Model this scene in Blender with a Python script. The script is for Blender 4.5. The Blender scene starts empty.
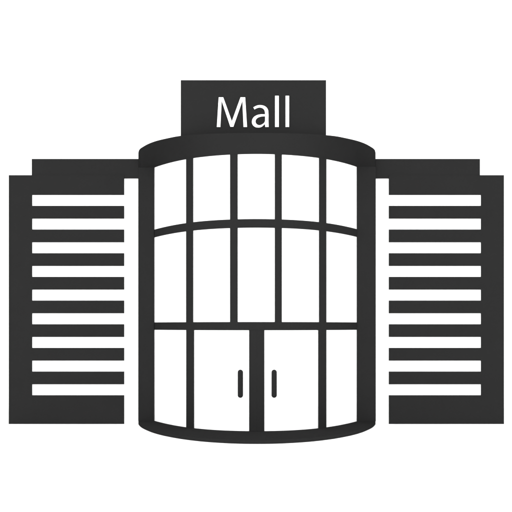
import bpy, bmesh, math
from mathutils import Vector

S = bpy.context.scene
C = S.collection

# ------------------------------------------------------------------ scale
# One drawing unit of the elevation is 6 cm on the wings' front plane.
# The eye stands 55 m in front of that plane, 5.88 m above the ground.
DIST = 55.0
U = 0.06
K = U / DIST
EYE = 98 * U
CX, CY = 256.0, 326.0


def P(x, y, d):
    """a point of the elevation (x, y) standing d metres in front of the eye"""
    return ((x - CX) * K * d, d - DIST, EYE + (CY - y) * K * d)


def X(x, d=DIST):
    return (x - CX) * K * d


def Z(y, d=DIST):
    return EYE + (CY - y) * K * d


def lerp_table(tab, x):
    if x <= tab[0][0]:
        return tab[0][1]
    for (a, fa), (b, fb) in zip(tab, tab[1:]):
        if x <= b:
            return fa + (fb - fa) * (x - a) / (b - a)
    return tab[-1][1]


# ------------------------------------------------------------------ materials
def material(name, col, rough=0.9, vary=0.04, scale=0.6, bump=0.0):
    m = bpy.data.materials.new(name)
    m.use_nodes = True
    nt = m.node_tree
    b = nt.nodes['Principled BSDF']
    b.inputs['Roughness'].default_value = rough
    b.inputs['Specular IOR Level'].default_value = 0.0
    tc = nt.nodes.new('ShaderNodeTexCoord')
    n = nt.nodes.new('ShaderNodeTexNoise')
    n.inputs['Scale'].default_value = scale
    n.inputs['Detail'].default_value = 4
    nt.links.new(tc.outputs['Object'], n.inputs['Vector'])
    r = nt.nodes.new('ShaderNodeValToRGB')
    lo = [c * (1 - vary) for c in col] + [1]
    hi = [min(1, c * (1 + vary)) for c in col] + [1]
    r.color_ramp.elements[0].position = 0.35
    r.color_ramp.elements[1].position = 0.65
    r.color_ramp.elements[0].color = lo
    r.color_ramp.elements[1].color = hi
    nt.links.new(n.outputs['Fac'], r.inputs['Fac'])
    nt.links.new(r.outputs['Color'], b.inputs['Base Color'])
    return m


DARK = material('charcoal_cladding', (0.0138, 0.0138, 0.0138), 0.95, 0.02)
WHITE = material('white_panel', (0.86, 0.86, 0.86), 0.8, 0.01)
GLASS = material('white_glazing', (0.86, 0.86, 0.86), 0.5, 0.01)
FLOOR = material('white_floor', (0.88, 0.88, 0.88), 0.9, 0.01, 0.05)


# ------------------------------------------------------------------ mesh helpers
def link(name, bm, mat, parent=None, origin=None):
    bmesh.ops.recalc_face_normals(bm, faces=bm.faces)
    if origin is None:
        xs = [v.co for v in bm.verts]
        origin = Vector((sum(v.x for v in xs) / len(xs), sum(v.y for v in xs) / len(xs), min(v.z for v in xs)))
    origin = Vector(origin)
    bmesh.ops.translate(bm, verts=bm.verts, vec=-origin)
    me = bpy.data.meshes.new(name)
    bm.to_mesh(me)
    bm.free()
    me.materials.append(mat)
    o = bpy.data.objects.new(name, me)
    C.objects.link(o)
    o['w'] = tuple(origin)
    if parent is not None:
        o.parent = parent
        o.location = origin - Vector(parent['w'])
    else:
        o.location = origin
    return o


def box(bm, x0, x1, y0, y1, z0, z1):
    v = [bm.verts.new(p) for p in ((x0, y0, z0), (x1, y0, z0), (x1, y1, z0), (x0, y1, z0),
                                   (x0, y0, z1), (x1, y0, z1), (x1, y1, z1), (x0, y1, z1))]
    for f in ((0, 3, 2, 1), (4, 5, 6, 7), (0, 1, 5, 4), (1, 2, 6, 5), (2, 3, 7, 6), (3, 0, 4, 7)):
        bm.faces.new([v[i] for i in f])


def loft_plan(bm, plan, z0, z1):
    """upright solid on a closed plan outline"""
    lo = [bm.verts.new((x, y, z0)) for x, y in plan]
    hi = [bm.verts.new((x, y, z1)) for x, y in plan]
    n = len(plan)
    for i in range(n):
        j = (i + 1) % n
        bm.faces.new((lo[i], lo[j], hi[j], hi[i]))
    bm.faces.new(lo[::-1])
    bm.faces.new(hi)


def curved_slab(bm, pts, z0, z1, t, heads=None):
    """a slab of thickness t whose front follows plan points pts, from z0 to z1"""
    rows = []
    for i, (x, y) in enumerate(pts):
        if heads:
            z1 = heads[i]
        rows.append([bm.verts.new(p) for p in ((x, y, z0), (x, y, z1), (x, y + t, z1), (x, y + t, z0))])
    for a, b in zip(rows, rows[1:]):
        for i in range(4):
            j = (i + 1) % 4
            bm.faces.new((a[i], b[i], b[j], a[j]))
    bm.faces.new(rows[0])
    bm.faces.new(rows[-1][::-1])


def smooth(pts, n=5):
    """Catmull-Rom through the points of an outline"""
    out = []
    for i in range(len(pts) - 1):
        p0, p1, p2, p3 = pts[max(i - 1, 0)], pts[i], pts[i + 1], pts[min(i + 2, len(pts) - 1)]
        for k in range(n):
            t = k / n
            out.append(tuple(0.5 * (2 * b + (c_ - a) * t + (2 * a - 5 * b + 4 * c_ - e) * t * t + (3 * b - a - 3 * c_ + e) * t ** 3)
                             for a, b, c_, e in zip(p0, p1, p2, p3)))
    out.append(pts[-1])
    return out


# ------------------------------------------------------------------ plan of the bowed entrance
def ratio(x):
    u = (x - 256.5) / 119.0
    return 1.11 * (1 - 0.085 * u * u - 0.067 * u ** 4)


def dist(x):
    return DIST / ratio(x)


def front(x, back=0.0):
    """plan point of the glazed bow"""
    d = dist(x)
    return ((x - CX) * K * d, d - DIST + back)


def heads(x0, x1, n):
    return [zhead(x0 + (x1 - x0) * i / n) for i in range(n + 1)]


def arc(x0, x1, n, back=0.0):
    return [front(x0 + (x1 - x0) * i / n, back) for i in range(n + 1)]


RC = 1.11
zt = lambda y: EYE + (CY - y) * U / RC          # heights read at the middle of the bow
Z_HEAD = zt(153.8)        # underside of the cornice


def zhead(x):
    """the head of the glazing rises a little towards both ends"""
    u = min(abs(x - 256.5) / 119.0, 0.861)
    return EYE + (172.2 + 6.1 * u ** 3) * U / RC


Z_MID1, Z_MID0 = zt(219.0), zt(227.6)
Z_TR1, Z_TR0 = zt(322.0), zt(330.2)
Z_SILL = zt(431.3)        # top of the plinth
RCOR = 1.105
Z_TOP = EYE + 193 * U / RCOR

# ------------------------------------------------------------------ setting
bm = bmesh.new()
box(bm, -260, 260, -160, 90, -0.5, 0.0)
o = link('ground', bm, FLOOR)
o['kind'] = 'structure'
bm = bmesh.new()
prof = [(90.0, 0.0)]
for i in range(1, 17):
    a = math.radians(90 * i / 16)
    prof.append((90 + 20 * math.sin(a), 20 - 20 * math.cos(a)))
prof.append((110.0, 130.0))
cols = []
for x in (-260, 260):
    cols.append([bm.verts.new((x, y, z)) for y, z in prof] + [bm.verts.new((x, y + 1.0, z)) for y, z in reversed(prof)])
n = len(cols[0])
for i in range(n):
    j = (i + 1) % n
    bm.faces.new((cols[0][i], cols[1][i], cols[1][j], cols[0][j]))
bm.faces.new(cols[0])
bm.faces.new(cols[1][::-1])
o = link('backdrop', bm, FLOOR)
o['kind'] = 'structure'

# ------------------------------------------------------------------ the building
mall = bpy.data.objects.new('shopping_mall', None)
C.objects.link(mall)
mall['w'] = (0.0, 0.0, 0.0)
mall['label'] = 'charcoal and white shopping mall with bowed glass entrance between two banded wings'
mall['category'] = 'building'

REC = 0.10


def make_wing(side):
    # side -1: left wing, +1: right wing; the two differ by a few centimetres as in the picture
    if side < 0:
        outer, pier, inner, roof_out, post = 8.7, 32.0, 124.0, 31.7, 138.4
    else:
        outer, pier, inner, roof_out, post = 504.0, 481.1, 389.0, 480.0, 375.6
    so = sorted
    bm = bmesh.new()
    zt_, zb = Z(175.1), 0.0
    xo, xp, xi = X(outer), X(pier), X(inner)
    box(bm, *so((xo, xi)), REC, 11.0, zb, zt_)                       # core of the wing
    box(bm, *so((xo, xp)), 0, REC, zb, zt_)                          # solid pier
    box(bm, *so((xp, xi)), 0, REC, Z(194.9), zt_)                    # head band
    slots = [(194.9 + 23.68 * k, 205.8 + 23.68 * k) for k in range(9)]
    for k in range(8):
        box(bm, *so((xp, xi)), 0, REC, Z(slots[k + 1][0]), Z(slots[k][1]))
    box(bm, *so((xp, xi)), 0, REC, zb, Z(slots[8][1]))
    w = link('wing', bm, DARK, mall)
    for a, b in slots:
        bm = bmesh.new()
        box(bm, *so((xp, xi)), REC - 0.035, REC - 0.003, Z(b), Z(a))
        # slim upright joints between the panes are the same white as the glass
        link('window', bm, GLASS, w)
    bm = bmesh.new()
    y0 = 0.03
    d = DIST + y0
    x0, x1, xl = X(roof_out, d), X(inner, d), X(post + side * -0.6 * -1, d)
    box(bm, *so((x0, X(inner))), y0, 9.0, zt_ + 0.002, Z(158.9, d))
    box(bm, *so((X(inner), X(256 + (post - 256) * 0.985))), y0, 9.0, Z(178.4, d), Z(158.9, d))
    link('roof_block', bm, DARK, mall)
    bm = bmesh.new()
    box(bm, *so((X(inner) + side * -0.001, X(256 + (post - 256) * 0.985))), y0 + 0.07, 8.0, 0.0, Z(178.4, d) - 0.002)
    link('link_wall', bm, WHITE, mall)


make_wing(-1)
make_wing(1)

# bowed entrance: cornice and plinth outlines in plan
corn = [(138.3, 153.0), (138.9, 150.4), (140.2, 148.7), (142.0, 147.4), (148.2, 143.9), (157.0, 140.7), (169.5, 137.8), (180.8, 135.8),
        (200, 134.2), (228, 133.2), (256.9, 133.0)]
corn = corn + [(513.9 - x, y) for x, y in reversed(corn[:-1])]
# the fascia leans out from the head of the glazing to the wider roof edge
fine = smooth(corn)
YCOL = -0.05
lo_, hi_ = [], []
for x, y in fine:
    d = DIST / (RCOR * (CY - y) / 193.0)
    hi_.append(((x - CX) * K * d, d - DIST, Z_TOP))
    dl = min(dist(x), DIST + (YCOL if x < 256 else front(357.0)[1] - 0.03))
    lo_.append(((x - CX) * K * dl, dl - DIST - 0.004, zhead(x)))
bm = bmesh.new()
lo_ = [(lo_[0][0], 10.0, zhead(0))] + lo_ + [(lo_[-1][0], 10.0, zhead(0))]
hi_ = [(hi_[0][0], 10.0, Z_TOP)] + hi_ + [(hi_[-1][0], 10.0, Z_TOP)]
LV = [bm.verts.new(p) for p in lo_]
HV = [bm.verts.new(p) for p in hi_]
for i in range(len(LV)):
    j = (i + 1) % len(LV)
    bm.faces.new((LV[i], LV[j], HV[j], HV[i]))
bm.faces.new(LV[::-1])
bm.faces.new(HV)
cor = link('cornice', bm, DARK, mall)
for f in cor.data.polygons:
    f.use_smooth = len(f.vertices) == 4
for e in cor.data.edges:
    z_ = [cor.data.vertices[i].co.z for i in e.vertices]
    ang = abs(z_[0] - z_[1]) < 0.05
    e.use_edge_sharp = ang

plin = [(138.0, 422.4), (138.5, 424.2), (139.6, 425.9), (142.0, 427.9), (146.0, 430.0), (152.0, 432.5), (160.0, 434.9), (170.0, 437.1), (182.0, 439.2),
        (196, 441.0), (210, 442.3), (228, 443.4), (243, 443.9), (256.9, 444.0)]
plin = plin + [(513.9 - x, y) for x, y in reversed(plin[:-1])]
plan = []
for x, y in smooth(plin):
    d = DIST / ((y - CY) / 98.0)
    plan.append(((x - CX) * K * d, d - DIST))
bm = bmesh.new()
xl, xr = plan[0][0], plan[-1][0]
loft_plan(bm, [(xl, 10.0)] + plan + [(xr, 10.0)], 0.0, Z_SILL)
link('plinth', bm, DARK, mall)

# corner columns, each running back as the flank of the entrance
for x_out, x_in in ((138.2, 154.0), (375.8, 357.0)):
    pts = []
    # front face level, its outer arris rounded off
    yf = min(front(x_in)[1] - 0.02, -0.03)
    xa, xb = X(x_out, DIST + yf + 0.06), X(x_in, DIST + yf)
    sg = 1 if xb > xa else -1
    for i in range(5):
        t = math.radians(90 * i / 4)
        pts.append((xa + sg * 0.06 * (1 - math.cos(t)), yf + 0.06 * (1 - math.sin(t))))
    pts.append((xb, yf))
    xo = pts[0][0]
    bm = bmesh.new()
    loft_plan(bm, [(xo, 9.8)] + pts + [(pts[-1][0], 9.8)], Z_SILL, zhead(0))
    link('column', bm, DARK, mall)

bm = bmesh.new()
box(bm, X(154, 55) + 0.02, X(357, 55) - 0.02, 9.4, 9.8, Z_SILL, Z_HEAD)
link('rear_wall', bm, DARK, mall)

# mullions, curved beams
for a, b, z0, z1 in ((186.0, 193.1, Z_TR1, Z_HEAD), (230.0, 237.7, Z_TR1, Z_HEAD),
                     (274.8, 281.9, Z_TR1, Z_HEAD), (319.1, 326.5, Z_TR1, Z_HEAD),
                     (186.1, 194.0, Z_SILL, Z_TR0), (318.3, 326.5, Z_SILL, Z_TR0)):
    bm = bmesh.new()
    curved_slab(bm, arc(a, b, 3, 0.003), z0, z1, 0.2, heads(a, b, 3) if z1 == Z_HEAD else None)
    link('mullion', bm, DARK, mall)
# the curved beams stand 3 mm proud of the mullions
bm = bmesh.new()
curved_slab(bm, arc(154.0, 357.0, 60), Z_MID0, Z_MID1, 0.18)
link('curved_beam', bm, DARK, mall)
bm = bmesh.new()
curved_slab(bm, arc(154.0, 357.0, 60), Z_TR0, Z_TR1, 0.22)
link('transom', bm, DARK, mall)

# glazing
edges = [154.0, 186.0, 193.1, 230.0, 237.7, 274.8, 281.9, 319.1, 326.5, 357.0]
for i in range(0, 10, 2):
    a, b = edges[i], edges[i + 1]
    for z0, z1 in ((Z_MID1, Z_HEAD), (Z_TR1, Z_MID0)):
        bm = bmesh.new()
        curved_slab(bm, arc(a, b, 10, 0.06), z0, z1, 0.04, heads(a, b, 10) if z1 == Z_HEAD else None)
        link('window_pane', bm, GLASS, mall)
for a, b in ((154.0, 186.1), (326.5, 357.0)):
    bm = bmesh.new()
    curved_slab(bm, arc(a, b, 10, 0.06), Z_SILL, Z_TR0, 0.04)
    link('window_pane', bm, GLASS, mall)

# the two doors
for a, b, s0, s1, h in ((194.0, 249.1, 249.1, 256.68, 240.4), (264.4, 318.3, 256.72, 264.4, 274.15)):
    bm = bmesh.new()
    curved_slab(bm, arc(a, b, 14, 0.06), Z_SILL + 0.004, Z_TR0 - 0.002, 0.05)
    dr = link('door', bm, GLASS, mall)
    bm = bmesh.new()
    curved_slab(bm, arc(s0, s1, 3, 0.01), Z_SILL + 0.004, Z_TR0 - 0.002, 0.14)
    link('stile', bm, DARK, dr)
    # pull handle: a rounded upright bar on two stubs
    bm = bmesh.new()
    px, py = front(h)
    r = 2.65 * U / RC
    zc0, zc1 = zt(397.8) + r, zt(369.6) - r
    yb = py - 0.10
    ring = []
    prof = []
    for i in range(9):
        t = math.radians(90 * i / 8)
        prof.append((r * math.sin(t), zc0 - r * math.cos(t)))
    for i in range(9):
        t = math.radians(90 * i / 8)
        prof.append((r * math.cos(t), zc1 + r * math.sin(t)))
    rings = []
    for rr, z in prof:
        rings.append([bm.verts.new((px + max(rr, 1e-4) * math.cos(q * math.pi / 12), yb + 0.45 * max(rr, 1e-4) * math.sin(q * math.pi / 12), z)) for q in range(24)])
    for A, B in zip(rings, rings[1:]):
        for q in range(24):
            w = (q + 1) % 24
            bm.faces.new((A[q], A[w], B[w], B[q]))
    bm.faces.new(rings[0][::-1])
    bm.faces.new(rings[-1])
    for zc in (zc0 + 0.15, zc1 - 0.15):
        box(bm, px - 0.05, px + 0.05, yb, py + 0.079, zc - 0.05, zc + 0.05)
    link('handle', bm, DARK, dr)

# ------------------------------------------------------------------ the sign on the roof
YS = -4.2
ds = DIST + YS
bm = bmesh.new()
box(bm, X(180.7, ds), X(326.1, ds), YS, YS + 0.8, Z_TOP + 0.001, Z(80.1, ds))
sign = link('sign_board', bm, DARK)
sign['label'] = 'dark rectangular sign board reading Mall in white letters, standing on the entrance roof'
sign['category'] = 'sign'


def letter(outlines):
    cu = bpy.data.curves.new('letter', 'CURVE')
    cu.dimensions = '2D'
    cu.fill_mode = 'BOTH'
    cu.extrude = 0.03
    cu.resolution_u = 10
    cu.offset = -0.36 * U / RC
    for pts in outlines:
        sp = cu.splines.new('BEZIER')
        sp.bezier_points.add(len(pts) - 1)
        sp.use_cyclic_u = True
        for bp, p in zip(sp.bezier_points, pts):
            bp.co = (X(p[0], ds - 0.03), Z(p[1], ds - 0.03), 0)
            h = 'VECTOR' if len(p) > 2 else 'AUTO'
            bp.handle_left_type = bp.handle_right_type = h
    tmp = bpy.data.objects.new('letter_outline', cu)
    C.objects.link(tmp)
    bpy.context.view_layer.update()
    me = tmp.evaluated_get(bpy.context.evaluated_depsgraph_get()).to_mesh()
    bm = bmesh.new()
    bm.from_mesh(me)
    for v in bm.verts:
        v.co = Vector((v.co.x, YS - 0.031 - v.co.z, v.co.y))
    bmesh.ops.remove_doubles(bm, verts=bm.verts, dist=1e-5)
    bpy.data.objects.remove(tmp)
    return link('letter', bm, WHITE, sign)


c = 1
letter([[(216.5, 127.4, c), (218.4, 97.1, c), (223.5, 97.1, c), (231.85, 120.4, c), (240.3, 97.1, c), (245.5, 97.1, c),
         (247.4, 127.4, c), (243.2, 127.4, c), (242.15, 102.6, c), (233.6, 127.2, c), (230.1, 127.2, c), (221.9, 102.6, c), (220.7, 127.4, c)]])
letter([[(252.9, 107.4, c), (254.4, 109.9, c), (257.3, 108.45), (260.2, 108.0), (263.2, 109.2), (264.45, 111.4), (264.7, 114.1, c),
         (259.8, 114.2), (255.7, 115.5), (252.7, 118.1), (251.6, 121.4), (252.2, 124.6), (254.4, 127.0), (257.9, 127.95), (261.7, 127.2), (264.6, 124.7, c),
         (265.05, 127.4, c), (269.0, 127.4, c), (268.8, 120.5), (268.75, 113.4), (268.1, 109.4), (265.6, 106.4), (261.7, 105.0), (257.8, 105.1), (254.9, 106.2)],
        [(264.7, 116.7, c), (260.3, 117.2), (257.0, 118.9), (255.9, 121.2), (256.6, 123.6), (259.0, 124.9), (262.2, 124.0), (264.5, 121.6), (264.7, 119.8)]])
for a, b in ((274.7, 279.1), (285.2, 289.4)):
    letter([[(a, 127.4, c), (a, 95.6, c), (b, 95.6, c), (b, 127.4, c)]])
for o in bpy.data.objects:
    if 'w' in o:
        del o['w']

# ------------------------------------------------------------------ light: an even white studio dome and one big softbox in front
w = bpy.data.worlds.new('World')
S.world = w
w.use_nodes = True
bg = w.node_tree.nodes['Background']
bg.inputs['Color'].default_value = (1, 1, 1, 1)
bg.inputs['Strength'].default_value = 2.4
L = bpy.data.lights.new('softbox', 'AREA')
L.shape = 'RECTANGLE'
L.size, L.size_y = 60, 22
L.energy = 42000
lo = bpy.data.objects.new('softbox', L)
C.objects.link(lo)
lo.location = (0, -100, 12)
lo.rotation_euler = (Vector((0, 0, 8)) - Vector(lo.location)).to_track_quat('-Z', 'Y').to_euler()

# ------------------------------------------------------------------ camera
cam = bpy.data.cameras.new('camera')
cam.sensor_width = 36
cam.lens = 36 * DIST / (512 * U)
cam.shift_y = (CY - 256) / 512
cam.clip_end = 1000
co = bpy.data.objects.new('camera', cam)
C.objects.link(co)
co.location = (0, -DIST, EYE)
co.rotation_euler = (math.radians(90), 0, 0)
S.camera = co

S.render.engine = 'CYCLES'
S.cycles.max_bounces = 8
S.cycles.diffuse_bounces = 6
S.view_settings.view_transform = 'Standard'
S.view_settings.look = 'None'
S.view_settings.exposure = 0
S.view_settings.gamma = 1
